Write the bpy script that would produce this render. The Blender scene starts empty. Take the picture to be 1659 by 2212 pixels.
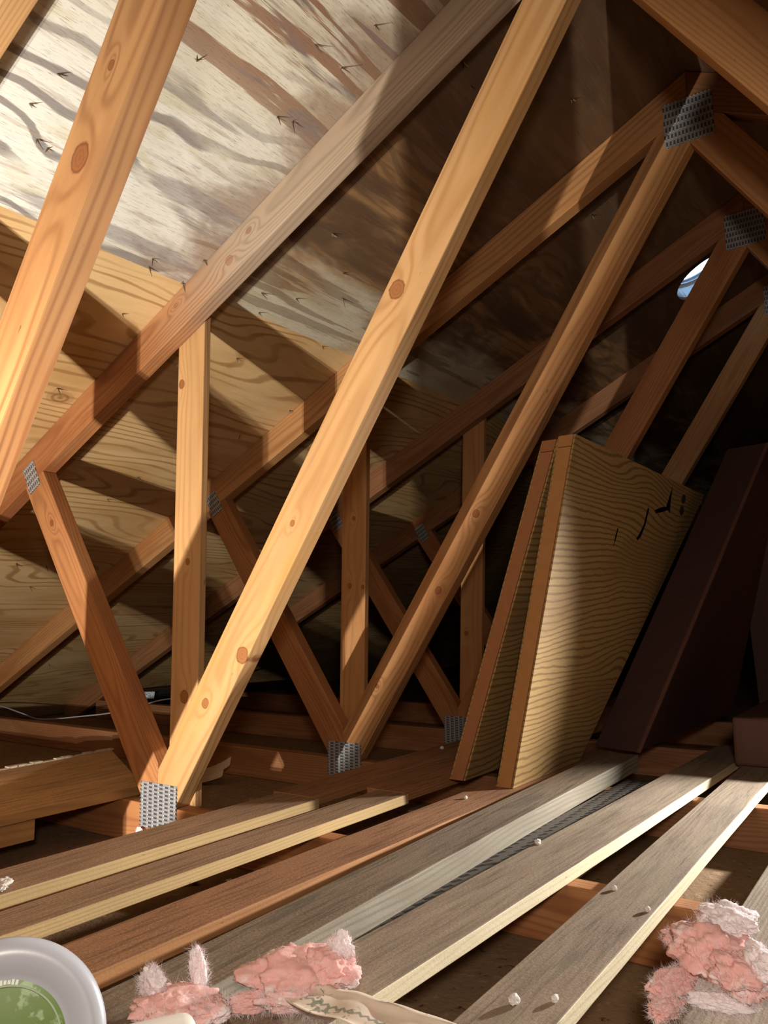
import bpy, bmesh, math, random
from mathutils import Vector, Matrix, noise as mnoise
random.seed(7)
SC = bpy.context.scene
COL = SC.collection

# ------------------------------------------------------------------ camera, light, exposure
cam = bpy.data.cameras.new('camera'); cam.sensor_fit = 'VERTICAL'; cam.sensor_height = 36.0
cam.lens = 1700.7 / 2212 * 36.0; cam.clip_start = 0.01
camo = bpy.data.objects.new('camera', cam); COL.objects.link(camo)
RT = Vector((0.817426, 0.575892, -0.0128)); UP = Vector((0.085288, -0.099023, 0.991423)); FW = Vector((-0.569685, 0.811507, 0.130061))
CAM = Vector((1.336707, -1.088733, 0.331694))
camo.matrix_world = Matrix(((RT.x, UP.x, -FW.x, CAM.x), (RT.y, UP.y, -FW.y, CAM.y), (RT.z, UP.z, -FW.z, CAM.z), (0, 0, 0, 1)))
SC.camera = camo
SC.view_settings.view_transform = 'Standard'; SC.view_settings.look = 'None'
SC.view_settings.exposure = 0.0; SC.view_settings.gamma = 1.0
SC.view_settings.use_curve_mapping = False

world = bpy.data.worlds.new('daylight'); SC.world = world; world.use_nodes = True
bgn = world.node_tree.nodes['Background']
bgn.inputs[0].default_value = (0.55, 0.78, 1.0, 1); bgn.inputs[1].default_value = 5.0

def lamp(name, kind, loc, energy, color, size=0.02, aim=None, angle=90, blend=0.6):
    l = bpy.data.lights.new(name, kind); l.energy = energy; l.color = color
    l.shadow_soft_size = size
    if kind == 'SPOT':
        l.spot_size = math.radians(angle); l.spot_blend = blend
    o = bpy.data.objects.new(name, l); COL.objects.link(o); o.location = loc
    if aim is not None:
        o.rotation_euler = (Vector(aim) - Vector(loc)).to_track_quat('-Z', 'Y').to_euler()
    return o
# twin head work light standing on the planks left of the camera
KEY = (1.0, 0.94, 0.84)
lamp('work_light_head', 'SPOT', (0.262, -1.19, 0.05), 78, KEY, 0.004, (-0.35, 0.1, 0.75), 150, 0.9)
lamp('work_light_head', 'SPOT', (0.285, -1.225, 0.075), 40, KEY, 0.004, (-0.35, 0.1, 0.75), 150, 0.9)
# hand lamp lying further along the planks on the right, shining back along the floor
lamp('hand_lamp', 'SPOT', (1.62, 1.45, 0.40), 310, (1.0, 0.97, 0.92), 0.03, (0.98, -0.25, -0.02), 62, 0.7)
# small lamp by the person taking the picture
lamp('head_lamp', 'SPOT', (1.46, -1.22, 0.52), 33, (1.0, 0.87, 0.75), 0.05, (0.6, 0.3, 0.28), 128, 1.0)

# ------------------------------------------------------------------ materials
class NT:
    def __init__(s, name):
        s.m = bpy.data.materials.new(name); s.m.use_nodes = True
        s.t = s.m.node_tree; s.t.nodes.clear()
        s.out = s.t.nodes.new('ShaderNodeOutputMaterial')
        s.b = s.t.nodes.new('ShaderNodeBsdfPrincipled')
        s.t.links.new(s.b.outputs[0], s.out.inputs[0])
    def put(s, sock, v):
        if hasattr(v, 'is_output'): s.t.links.new(v, sock)
        elif v is not None: sock.default_value = v
    def n(s, typ, **kw):
        nd = s.t.nodes.new(typ)
        for k, v in kw.items(): setattr(nd, k, v)
        return nd
    def M(s, op, a, b=None, c=None, clamp=False):
        nd = s.n('ShaderNodeMath', operation=op, use_clamp=clamp)
        s.put(nd.inputs[0], a)
        if b is not None: s.put(nd.inputs[1], b)
        if c is not None: s.put(nd.inputs[2], c)
        return nd.outputs[0]
    def xyz(s, x, y, z):
        nd = s.n('ShaderNodeCombineXYZ'); s.put(nd.inputs[0], x); s.put(nd.inputs[1], y); s.put(nd.inputs[2], z)
        return nd.outputs[0]
    def noise(s, vec, scale=1.0, detail=2.0, rough=0.5, dist=0.0, w=None):
        nd = s.n('ShaderNodeTexNoise')
        if w is not None:
            nd.noise_dimensions = '4D'; s.put(nd.inputs['W'], w)
        s.put(nd.inputs['Vector'], vec); nd.inputs['Scale'].default_value = scale
        nd.inputs['Detail'].default_value = detail; nd.inputs['Roughness'].default_value = rough; nd.inputs['Distortion'].default_value = dist
        return nd.outputs['Fac']
    def step(s, v, a, b):
        nd = s.n('ShaderNodeMapRange', interpolation_type='SMOOTHSTEP')
        s.put(nd.inputs[0], v); s.put(nd.inputs[1], a); s.put(nd.inputs[2], b); nd.inputs[3].default_value = 0; nd.inputs[4].default_value = 1
        return nd.outputs[0]
    def mix(s, f, a, b, mode='MIX'):
        nd = s.n('ShaderNodeMix', data_type='RGBA', blend_type=mode)
        s.put(nd.inputs[0], f)
        s.put(nd.inputs[6], a if hasattr(a, 'is_output') else (*a, 1)); s.put(nd.inputs[7], b if hasattr(b, 'is_output') else (*b, 1))
        return nd.outputs[2]
    def obj(s):
        tc = s.n('ShaderNodeTexCoord'); sp = s.n('ShaderNodeSeparateXYZ'); s.t.links.new(tc.outputs['Object'], sp.inputs[0])
        return sp.outputs[0], sp.outputs[1], sp.outputs[2]
    def rnd(s):
        return s.n('ShaderNodeObjectInfo').outputs['Random']
    def bump(s, h, strength=0.3, dist=0.002):
        nd = s.n('ShaderNodeBump'); nd.inputs['Strength'].default_value = strength; nd.inputs['Distance'].default_value = dist
        s.put(nd.inputs['Height'], h); s.t.links.new(nd.outputs[0], s.b.inputs['Normal'])
    def fin(s, col, rough=0.7, spec=0.25):
        s.put(s.b.inputs['Base Color'], col if hasattr(col, 'is_output') else (*col, 1))
        s.put(s.b.inputs['Roughness'], rough); s.b.inputs['Specular IOR Level'].default_value = spec
        return s.m

def wood(name, light, dark, red=None, ring=0.0055, knots=(), dust=None, contrast=0.75, weather=None, wx=(0, 1), off=0.0):
    """sawn softwood: grain runs along local X; knots = (x, y, radius) in local metres"""
    t = NT(name); x, y, z = t.obj(); r = t.rnd()
    w = t.M('ADD', t.M('MULTIPLY', r, 37.0), off)
    n1 = t.noise(t.xyz(t.M('MULTIPLY', x, 1.3), t.M('MULTIPLY', y, 6), t.M('MULTIPLY', z, 6)), 1, 2, 0.5, 0, w)
    yy = t.M('ADD', y, t.M('MULTIPLY', t.M('SUBTRACT', r, 0.3), 0.07))
    zz = t.M('ADD', z, 0.05)
    rad = t.M('SQRT', t.M('ADD', t.M('MULTIPLY', yy, yy), t.M('MULTIPLY', zz, zz)))
    rad = t.M('ADD', rad, t.M('MULTIPLY', n1, 0.06))
    kmask = None; kring = None
    for kx, ky, kr in knots:
        dx = t.M('DIVIDE', t.M('SUBTRACT', x, kx), kr * 1.15); dy = t.M('DIVIDE', t.M('SUBTRACT', y, ky), kr)
        d2 = t.M('ADD', t.M('MULTIPLY', dx, dx), t.M('MULTIPLY', dy, dy))
        wx2 = t.M('MULTIPLY', dx, 0.5)
        g = t.M('EXPONENT', t.M('MULTIPLY', t.M('ADD', t.M('MULTIPLY', wx2, wx2), t.M('MULTIPLY', dy, dy)), -0.35))
        rad = t.M('ADD', rad, t.M('MULTIPLY', g, 0.017))
        d = t.M('ADD', t.M('SQRT', d2), t.M('MULTIPLY', t.M('SUBTRACT', t.noise(t.xyz(x, y, z), 90, 2), 0.5), 0.35))
        mk = t.step(d, 1.05, 0.85)
        rg = t.M('ADD', t.M('MULTIPLY', t.M('SINE', t.M('MULTIPLY', d, 17.0)), 0.18), t.M('MULTIPLY', t.step(d, 0.72, 1.0), 0.5))
        kmask = mk if kmask is None else t.M('MAXIMUM', kmask, mk)
        rg = t.M('MULTIPLY', rg, mk)
        kring = rg if kring is None else t.M('ADD', kring, rg)
    s = t.M('SINE', t.M('MULTIPLY', rad, 2 * math.pi / ring))
    late = t.M('POWER', t.M('MULTIPLY_ADD', s, 0.5, 0.5), 2.2)
    late = t.M('MULTIPLY', late, t.M('MULTIPLY_ADD', t.noise(t.xyz(t.M('MULTIPLY', x, 2), t.M('MULTIPLY', y, 30), z), 1, 2, 0.5, 0, w), 1.3, 0.05))
    fib = t.noise(t.xyz(t.M('MULTIPLY', x, 9), t.M('MULTIPLY', y, 420), t.M('MULTIPLY', z, 420)), 1, 2, 0.6, 0, w)
    fac = t.M('MULTIPLY', t.M('ADD', late, t.M('MULTIPLY', t.M('SUBTRACT', fib, 0.5), 0.55)), contrast, clamp=True)
    col = t.mix(fac, light, dark)
    blotch = t.noise(t.xyz(t.M('MULTIPLY', x, 1.7), t.M('MULTIPLY', y, 9), t.M('MULTIPLY', z, 9)), 1, 4, 0.6, 0.6, t.M('ADD', w, 5))
    if red: col = t.mix(t.M('MULTIPLY', t.step(blotch, 0.42, 0.68), 0.8), col, red)
    tone = t.M('MULTIPLY_ADD', t.noise(t.xyz(t.M('MULTIPLY', x, 4), t.M('MULTIPLY', y, 25), z), 1, 3, 0.6, 0, w), 0.5, 0.76)
    col = t.mix(1.0, col, t.xyz(tone, tone, tone), 'MULTIPLY')
    speck = t.step(t.noise(t.xyz(t.M('MULTIPLY', x, 40), t.M('MULTIPLY', y, 130), t.M('MULTIPLY', z, 130)), 1, 2, 0.5, 0, w), 0.72, 0.78)
    col = t.mix(t.M('MULTIPLY', speck, 0.55), col, (dark[0] * .3, dark[1] * .25, dark[2] * .2))
    if weather:
        f = t.step(t.M('ADD', x, t.M('MULTIPLY', t.M('SUBTRACT', blotch, 0.5), 0.25)), wx[0], wx[1])
        wcol = t.mix(fac, weather, tuple(c * 0.5 for c in weather))
        col = t.mix(t.M('MULTIPLY', f, 0.9), col, wcol)
    if kmask is not None:
        if weather: kmask = t.M('MULTIPLY', kmask, 0.45)
        kc = t.mix(t.M('MULTIPLY', kring, 1.1, clamp=True), (light[0] * .62, light[1] * .42, light[2] * .3), (dark[0] * .22, dark[1] * .15, dark[2] * .12))
        col = t.mix(kmask, col, kc)
    h = t.M('ADD', t.M('MULTIPLY', fib, 0.6), t.M('MULTIPLY', late, 0.5))
    if dust:
        geo = t.n('ShaderNodeNewGeometry'); sp = t.n('ShaderNodeSeparateXYZ'); t.t.links.new(geo.outputs['Normal'], sp.inputs[0])
        dn = t.noise(t.xyz(t.M('MULTIPLY', x, 6), t.M('MULTIPLY', y, 30), z), 1, 5, 0.65, 0, w)
        d1 = t.M('MULTIPLY', t.step(sp.outputs[2], 0.5, 0.85), t.M('MULTIPLY_ADD', dn, 0.55, 0.55), clamp=True)
        grit = t.noise(t.xyz(x, y, z), 260, 3, 0.7)
        streak = t.noise(t.xyz(t.M('MULTIPLY', x, 7), t.M('MULTIPLY', y, 120), z), 1, 3, 0.7, 0, w)
        dc = t.mix(t.step(grit, 0.35, 0.7), tuple(c * 0.72 for c in dust), tuple(min(1, c * 1.22) for c in dust))
        dc = t.mix(t.M('MULTIPLY', t.step(streak, 0.5, 0.62), 0.75), dc, tuple(c * 0.36 for c in dust))
        blot = t.noise(t.xyz(t.M('MULTIPLY', x, 4), t.M('MULTIPLY', y, 14), z), 1, 4, 0.65, 0.4, t.M('ADD', w, 9))
        dc = t.mix(t.M('MULTIPLY', t.step(blot, 0.5, 0.7), 0.5), dc, tuple(c * 0.45 for c in dust))
        dc = t.mix(t.M('MULTIPLY', t.step(blot, 0.44, 0.3), 0.35), dc, tuple(min(1, c * 1.5) for c in dust))
        dc = t.mix(t.M('MULTIPLY', t.step(grit, 0.7, 0.76), 0.7), dc, (0.5, 0.42, 0.33))
        col = t.mix(d1, col, dc)
        h = t.M('ADD', h, t.M('MULTIPLY', t.M('ADD', grit, streak), 1.2))
    t.bump(h, 0.35, 0.0012)
    return t.fin(col, 0.62 if not dust else 0.8, 0.3)

def plywood(name, kind='tan', uv='xy'):
    t = NT(name); x, y, z = t.obj(); r = t.M('MULTIPLY', t.rnd(), 0.0)
    u, v = (x, y) if uv == 'xy' else (y, z)
    P = lambda a, b, sc=1, det=2, ro=0.5, di=0.0, w=0.0: t.noise(t.xyz(t.M('MULTIPLY', u, a), t.M('MULTIPLY', v, b), w), sc, det, ro, di)
    fib = P(14, 260, 1, 3, 0.65)
    fine = P(40, 700, 1, 2, 0.6)
    mul = lambda c, a=1: tuple(k * a for k in c)
    if kind == 'panel':
        f = t.M('ADD', t.M('MULTIPLY', v, 1.0), t.M('MULTIPLY', P(1.7, 4.0, 1, 1.5, 0.45, 0.5), 0.16))
        s = t.M('SINE', t.M('MULTIPLY', t.M('ADD', f, t.M('MULTIPLY', P(30, 60, 1, 2, 0.5), 0.006)), 2 * math.pi / 0.0135))
        line = t.step(s, 0.1, 0.95)
        col = t.mix(t.M('MULTIPLY', line, 0.8), (0.42, 0.265, 0.10), (0.20, 0.105, 0.036))
        col = t.mix(t.M('MULTIPLY', t.step(fib, 0.45, 0.75), 0.35), col, (0.24, 0.14, 0.05))
        col = t.mix(t.M('MULTIPLY', t.step(P(1.6, 5, 1, 3, 0.6, 0.3, 3), 0.5, 0.62), 0.45), col, (0.28, 0.16, 0.06))
        t.bump(t.M('ADD', fib, line), 0.3, 0.0008)
        return t.fin(col, 0.65, 0.25)
    if kind == 'tan':
        f = t.M('ADD', v, t.M('MULTIPLY', P(1.1, 3.2, 1, 1.5, 0.45, 0.8, 2.0), 0.42))
        f = t.M('ADD', f, t.M('MULTIPLY', P(26, 70, 1, 2, 0.5), 0.005))
        s = t.M('SINE', t.M('MULTIPLY', f, 2 * math.pi / 0.036))
        line = t.M('MULTIPLY', t.step(s, 0.35, 0.97), t.step(P(3, 9, 1, 2, 0.5, 0, 6.0), 0.3, 0.62))
        col = t.mix(t.step(P(2, 7, 1, 3, 0.6, 0.4, 1.0), 0.3, 0.72), (0.66, 0.46, 0.23), (0.50, 0.30, 0.12))
        col = t.mix(t.M('MULTIPLY', line, 0.72), col, (0.30, 0.145, 0.045))
        col = t.mix(t.M('MULTIPLY', t.step(fib, 0.5, 0.8), 0.35), col, (0.36, 0.2, 0.08))
        # knots
        vo = t.n('ShaderNodeTexVoronoi'); vo.inputs['Scale'].default_value = 1.0; t.put(vo.inputs['Vector'], t.xyz(t.M('MULTIPLY', u, 2.2), t.M('MULTIPLY', v, 3.0), 0.3))
        kd = vo.outputs['Distance']
        ks = t.M('MULTIPLY_ADD', t.M('SINE', t.M('MULTIPLY', kd, 190)), 0.5, 0.5)
        col = t.mix(t.M('MULTIPLY', t.step(kd, 0.085, 0.05), t.M('MULTIPLY_ADD', ks, 0.5, 0.3)), col, (0.22, 0.10, 0.035))
        t.bump(t.M('ADD', fib, line), 0.35, 0.001)
        return t.fin(col, 0.72, 0.2)
    # pale and brown: weathered upper sheets
    ragged = t.M('MULTIPLY', t.M('SUBTRACT', P(9, 190, 1, 3, 0.7, 0, 7.0), 0.5), 0.16)
    f1 = t.noise(t.xyz(t.M('ADD', t.M('MULTIPLY', u, 2.1), t.M('MULTIPLY', v, 1.0)), t.M('MULTIPLY', v, 29), 1.7), 1, 2.0, 0.5, 0.7)
    st = t.step(t.M('ADD', f1, ragged), 0.535, 0.575)
    z1 = t.M('ADD', t.M('MULTIPLY', v, 1.0), t.M('MULTIPLY', t.noise(t.xyz(t.M('MULTIPLY', u, 3.4), t.M('MULTIPLY', v, 5), 4.4), 1, 1.2, 0.5, 0.3), 0.24))
    zs = t.M('SINE', t.M('MULTIPLY', t.M('ADD', z1, t.M('MULTIPLY', ragged, 0.05)), 2 * math.pi / 0.058))
    zig = t.M('MULTIPLY', t.step(zs, 0.5, 0.8), t.step(P(2.6, 6, 1, 2, 0.5, 0, 9.0), 0.39, 0.52))
    low = t.step(v, 0.47, 0.27)        # the greyer, zigzag figured band nearer the seam
    if kind == 'pale':
        base = t.mix(t.step(P(3, 11, 1, 3, 0.6, 0.3, 1.0), 0.35, 0.7), (0.78, 0.74, 0.62), (0.66, 0.60, 0.46))
        base = t.mix(low, base, (0.74, 0.73, 0.66))
        base = t.mix(t.M('MULTIPLY', t.step(P(7, 16, 1, 3, 0.6, 0.2, 3.3), 0.5, 0.68), 0.5), base, (0.56, 0.50, 0.31))
        red = t.mix(t.step(P(2, 6, 1, 2, 0.5, 0, 2.2), 0.4, 0.6), (0.26, 0.125, 0.075), (0.30, 0.17, 0.10))
        col = t.mix(t.M('MULTIPLY', st, t.M('MULTIPLY_ADD', low, -0.85, 0.92)), base, red)
        col = t.mix(t.M('MULTIPLY', zig, t.M('MULTIPLY', low, 0.85)), col, (0.20, 0.175, 0.165))
        edge = t.M('MULTIPLY', t.step(t.M('ADD', u, t.M('MULTIPLY', t.M('SUBTRACT', P(3, 7, 1, 4, 0.7, 0.5, 21.0), 0.5), 0.55)), 2.86, 3.02), 0.75)
        col = t.mix(edge, col, (0.24, 0.15, 0.09))
        col = t.mix(t.M('MULTIPLY', t.step(t.M('ADD', P(4.0, 42, 1, 2, 0.5, 0.4, 15.0), ragged), 0.57, 0.66), 0.45), col, (0.36, 0.27, 0.21))
        col = t.mix(t.M('MULTIPLY', t.step(t.M('ADD', P(2.2, 13, 1, 2, 0.5, 0.4, 12.0), ragged), 0.60, 0.66), 0.6), col, (0.22, 0.19, 0.19))
    else:
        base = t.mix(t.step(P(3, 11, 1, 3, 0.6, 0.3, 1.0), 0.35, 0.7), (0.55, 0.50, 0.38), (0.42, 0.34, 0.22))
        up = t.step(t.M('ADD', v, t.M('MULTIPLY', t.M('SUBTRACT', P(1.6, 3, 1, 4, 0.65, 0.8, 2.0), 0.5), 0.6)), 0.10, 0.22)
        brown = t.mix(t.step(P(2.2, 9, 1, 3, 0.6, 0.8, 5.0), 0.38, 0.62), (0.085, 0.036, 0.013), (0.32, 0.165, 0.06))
        brown = t.mix(t.M('MULTIPLY', t.step(v, 0.38, 0.62), 0.75), brown, (0.075, 0.03, 0.012))  # stain deepened towards the ridge, with the shade up there put into the colour
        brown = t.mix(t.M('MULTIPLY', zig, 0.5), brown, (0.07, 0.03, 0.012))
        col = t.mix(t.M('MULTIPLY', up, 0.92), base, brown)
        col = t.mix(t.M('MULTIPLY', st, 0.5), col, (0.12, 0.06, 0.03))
    col = t.mix(t.M('MULTIPLY', t.step(fib, 0.5, 0.78), 0.4), col, (0.2, 0.15, 0.1))
    col = t.mix(t.M('MULTIPLY', t.step(fine, 0.58, 0.68), 0.5), col, (0.1, 0.08, 0.06))
    vo = t.n('ShaderNodeTexVoronoi'); vo.inputs['Scale'].default_value = 1.0; t.put(vo.inputs['Vector'], t.xyz(t.M('MULTIPLY', u, 3.1), t.M('MULTIPLY', v, 5.0), 1.3))
    kd = vo.outputs['Distance']
    ks = t.M('MULTIPLY_ADD', t.M('SINE', t.M('MULTIPLY', kd, 150)), 0.5, 0.5)
    col = t.mix(t.M('MULTIPLY', t.step(kd, 0.10, 0.06), t.M('MULTIPLY', ks, 0.7)), col, (0.18, 0.12, 0.09))
    t.bump(t.M('ADD', fib, t.M('MULTIPLY', fine, 0.5)), 0.45, 0.0012)
    return t.fin(col, 0.75, 0.2)

def plain(name, c, rough=0.6, spec=0.3, metal=0.0, nz=0.12, sc=40):
    t = NT(name); x, y, z = t.obj()
    f = t.noise(t.xyz(x, y, z), sc, 4, 0.6)
    col = t.mix(f, tuple(k * (1 - nz) for k in c), tuple(min(1, k * (1 + nz)) for k in c))
    t.b.inputs['Metallic'].default_value = metal
    t.bump(f, 0.15, 0.001)
    return t.fin(col, rough, spec)

def plate_mat(name):
    """galvanised press plate: staggered rows of punched slots, local X across, local Y along the slot rows"""
    t = NT(name); x, y, z = t.obj()
    cx = t.M('DIVIDE', x, 0.0165); cy = t.M('DIVIDE', y, 0.0078)
    row = t.M('FLOOR', cx)
    cy = t.M('ADD', cy, t.M('MULTIPLY', row, 0.5))
    fx = t.M('FRACT', cx); fy = t.M('FRACT', cy)
    inx = t.M('MULTIPLY', t.step(fx, 0.12, 0.2), t.step(fx, 0.82, 0.74)); iny = t.M('MULTIPLY', t.step(fy, 0.25, 0.36), t.step(fy, 0.8, 0.68))
    slot = t.M('MULTIPLY', inx, iny)
    dx = t.M('MULTIPLY', t.M('SUBTRACT', fx, 0.06), 0.0165); dy = t.M('MULTIPLY', t.M('SUBTRACT', fy, 0.5), 0.0078)
    dd = t.M('SQRT', t.M('ADD', t.M('MULTIPLY', dx, dx), t.M('MULTIPLY', dy, dy)))
    dot = t.step(dd, 0.0017, 0.0010)
    nz = t.noise(t.xyz(x, y, z), 120, 3, 0.6)
    col = t.mix(nz, (0.26, 0.265, 0.28), (0.38, 0.385, 0.40))
    col = t.mix(slot, col, (0.08, 0.075, 0.072))
    col = t.mix(dot, col, (0.85, 0.85, 0.83))
    t.b.inputs['Metallic'].default_value = 0.2
    t.bump(t.M('SUBTRACT', t.M('MULTIPLY', dot, 2.0), slot), 0.8, 0.0012)
    return t.fin(col, 0.42, 0.5)

W_YEL = dict(light=(0.52, 0.30, 0.13), dark=(0.36, 0.165, 0.05))
W_ORG = dict(light=(0.50, 0.255, 0.100), dark=(0.29, 0.118, 0.040), red=(0.39, 0.155, 0.05))
W_RED = dict(light=(0.43, 0.19, 0.072), dark=(0.24, 0.088, 0.034), red=(0.27, 0.088, 0.030))
W_BRN = dict(light=(0.34, 0.16, 0.072), dark=(0.19, 0.078, 0.035), red=(0.23, 0.08, 0.028))
M_YEL = wood('pale_yellow_pine', **W_YEL); M_ORG = wood('orange_pine', **W_ORG); M_RED = wood('red_fir', **W_RED); M_BRN = wood('brown_fir', **W_BRN)
M_PLATE = plate_mat('galvanised_plate')
DUST = (0.20, 0.125, 0.078)
M_PLANK = wood('dusty_plank', (0.48, 0.33, 0.15), (0.32, 0.19, 0.07), dust=(0.31, 0.185, 0.118), contrast=0.6)
M_PLANK_R = wood('dusty_red_plank', (0.40, 0.19, 0.075), (0.22, 0.09, 0.03), dust=(0.34, 0.17, 0.09), contrast=0.7)
M_PLANK_G = wood('dusty_grey_plank', (0.30, 0.27, 0.205), (0.15, 0.125, 0.09), red=(0.21, 0.17, 0.12), dust=(0.215, 0.15, 0.098), contrast=0.8)
M_PLANK_W = wood('pale_edged_plank', (0.74, 0.64, 0.43), (0.58, 0.45, 0.24), dust=(0.225, 0.152, 0.115), contrast=0.5)
M_WIDE = wood('wide_board_wood', (0.42, 0.23, 0.085), (0.25, 0.12, 0.04), dust=(0.52, 0.32, 0.165), contrast=0.6)
PLY_PALE = plywood('weathered_pale_plywood', 'pale'); PLY_BROWN = plywood('stained_brown_plywood', 'brown'); PLY_TAN = plywood('tan_plywood', 'tan')
PLY_PANEL = plywood('panel_plywood', 'panel', 'yz')

# ------------------------------------------------------------------ object helpers
def finish(bm, name, mat, parent=None, mw=None, bevel=0.0, smooth=False):
    bmesh.ops.recalc_face_normals(bm, faces=bm.faces)
    me = bpy.data.meshes.new(name); bm.to_mesh(me); bm.free()
    if smooth:
        for p in me.polygons: p.use_smooth = True
    o = bpy.data.objects.new(name, me); COL.objects.link(o)
    if mat: me.materials.append(mat)
    if mw is not None: o.matrix_world = mw
    if parent is not None:
        o.parent = parent
        o.matrix_parent_inverse = Matrix()
        if mw is not None: o.matrix_basis = parent.matrix_basis.inverted() @ mw
    if bevel:
        b = o.modifiers.new('bevel', 'BEVEL'); b.width = bevel; b.segments = 2; b.limit_method = 'ANGLE'
    return o
def tag(o, label=None, cat=None, group=None, kind=None):
    if label: o['label'] = label
    if cat: o['category'] = cat
    if group: o['group'] = group
    if kind: o['kind'] = kind
    return o
def empty(name, loc=(0, 0, 0)):
    o = bpy.data.objects.new(name, None); COL.objects.link(o); o.location = loc; o.empty_display_size = 0.05
    return o
def prism(bm, pts, vec):
    """closed prism: polygon pts swept by vec"""
    a = [bm.verts.new(p) for p in pts]; b = [bm.verts.new(Vector(p) + Vector(vec)) for p in pts]
    bm.faces.new(a); bm.faces.new(b[::-1])
    n = len(a)
    for i in range(n): bm.faces.new((a[i], a[(i + 1) % n], b[(i + 1) % n], b[i]))
def boxm(bm, lo, hi):
    prism(bm, [(lo[0], lo[1], lo[2]), (hi[0], lo[1], lo[2]), (hi[0], hi[1], lo[2]), (lo[0], hi[1], lo[2])], (0, 0, hi[2] - lo[2]))
def clip(poly, a, b, c):
    """keep a*x + b*z <= c"""
    out = []
    for i in range(len(poly)):
        p, q = poly[i], poly[(i + 1) % len(poly)]
        dp, dq = a * p[0] + b * p[1] - c, a * q[0] + b * q[1] - c
        if dp <= 0: out.append(p)
        if dp * dq < 0:
            s = dp / (dp - dq); out.append((p[0] + s * (q[0] - p[0]), p[1] + s * (q[1] - p[1])))
    return out

# ------------------------------------------------------------------ truss geometry (x across, y along the ridge, z up)
TH = 0.038; SP = 0.6096
aD, oD, wD = math.radians(56.50), -0.0136, 0.0826
aS, oS, wS = math.radians(124.92), -0.0604, 0.0814
aC, oC, wC = math.radians(26.796), -0.9144, 0.0822
RX = 0.973                      # ridge line
CT, CB = -0.045, -0.127         # bottom chord top and underside
def nrm(a): return (math.sin(a), -math.cos(a))
def strip(a, o, w, L=4.0):
    n = nrm(a); d = (math.cos(a), math.sin(a))
    return [(n[0] * (o + k) + d[0] * s, n[1] * (o + k) + d[1] * s) for k, s in ((0, -L), (0, L), (w, L), (w, -L))]
nC = nrm(aC)
def roofz(x): return (math.sin(aC) * x - oC) / math.cos(aC)
pD = clip(clip(clip(clip(strip(aD, oD, wD), -1, 0, 0), 1, 0, RX), 0, -1, -CT), -nC[0], -nC[1], -(oC + wC))
pS = clip(clip(clip(strip(aS, oS, wS), 1, 0, 0), 0, -1, -CT), -nC[0], -nC[1], -(oC + wC))
pC = clip(clip(strip(aC, oC, wC), 1, 0, RX), -1, 0, 2.2)
pB = [(-1.95, CB), (2 * RX + 1.95, CB), (2 * RX + 1.95, CT), (-1.95, CT)]
mir = lambda P: [(2 * RX - x, z) for x, z in P]
def frame(a, ox, oz, y):
    """local X along the member, local Z towards the camera side (-y)"""
    c, s = math.cos(a), math.sin(a)
    return Matrix(((c, -s, 0, ox), (0, 0, -1, y), (s, c, 0, oz), (0, 0, 0, 1)))
def member(name, poly, a, y, mat, parent, th=TH, bevel=0.0022, knots=None):
    ox = sum(p[0] for p in poly) / len(poly); oz = sum(p[1] for p in poly) / len(poly)
    mw = frame(a, ox, oz, y); c, s = math.cos(a), math.sin(a)
    loc = [(c * (x - ox) + s * (z - oz), -s * (x - ox) + c * (z - oz), 0) for x, z in poly]
    if isinstance(mat, dict):
        kw = dict(mat); kn = [(c * (x - ox) + s * (z - oz), -s * (x - ox) + c * (z - oz), r) for x, z, r in (knots or ())]
        mat = wood(name + '_wood', knots=kn, **kw)
    bm = bmesh.new(); prism(bm, loc, (0, 0, -th))
    return finish(bm, name, mat, parent, mw, bevel)
def plate(cx, cz, w, h, rot, y, parent, name='truss_plate'):
    a = math.radians(rot); c, s = math.cos(a), math.sin(a)
    mw = Matrix(((c, -s, 0, cx), (0, 0, -1, y), (s, c, 0, cz), (0, 0, 0, 1)))
    bm = bmesh.new(); boxm(bm, (-w / 2, -h / 2, 0.0002), (w / 2, h / 2, 0.0016))
    # row of tooth tips standing proud along the edges
    for i in range(int(h / 0.0078)):
        yy = -h / 2 + 0.004 + i * 0.0078
        boxm(bm, (-w / 2 - 0.0012, yy - 0.0012, 0.0004), (-w / 2, yy + 0.0012, 0.003)); boxm(bm, (w / 2, yy - 0.0012, 0.0004), (w / 2 + 0.0012, yy + 0.0012, 0.003))
    return finish(bm, name, M_PLATE, parent, mw)

def M4(d, **k): e = dict(d); e.update(k); return e
LOOK = {
 0: dict(D=M4(W_ORG, off=2.0, contrast=0.95, ring=0.008), S=M_RED, C=M_YEL, B=M_ORG, kD=[(0.591, 0.843, 0.017), (0.643, 0.933, 0.006)]),
 1: dict(D=M4(W_YEL, off=1.0, contrast=0.7, ring=0.010, red=(0.50, 0.25, 0.07)), S=M4(W_RED, off=4.0), C=M4(W_RED, off=3.0, ring=0.006, weather=(0.46, 0.36, 0.26), wx=(0.55, 1.0)), B=M_RED,
         kD=[(0.606, 0.895, 0.017), (0.238, 0.26, 0.016), (0.138, 0.165, 0.010), (0.365, 0.503, 0.006)], kS=[(-0.413, 0.564, 0.008)], kC=[(0.244, 1.115, 0.008), (0.188, 1.066, 0.011), (0.024, 1.008, 0.006)]),
 2: dict(D=M4(W_ORG, off=6.0, contrast=0.9, ring=0.007), S=M_RED, C=M4(W_ORG, off=8.0, ring=0.009), B=M_BRN, kD=[(0.42, 0.576, 0.010), (0.308, 0.392, 0.010), (0.116, 0.149, 0.006)]),
}
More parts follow.
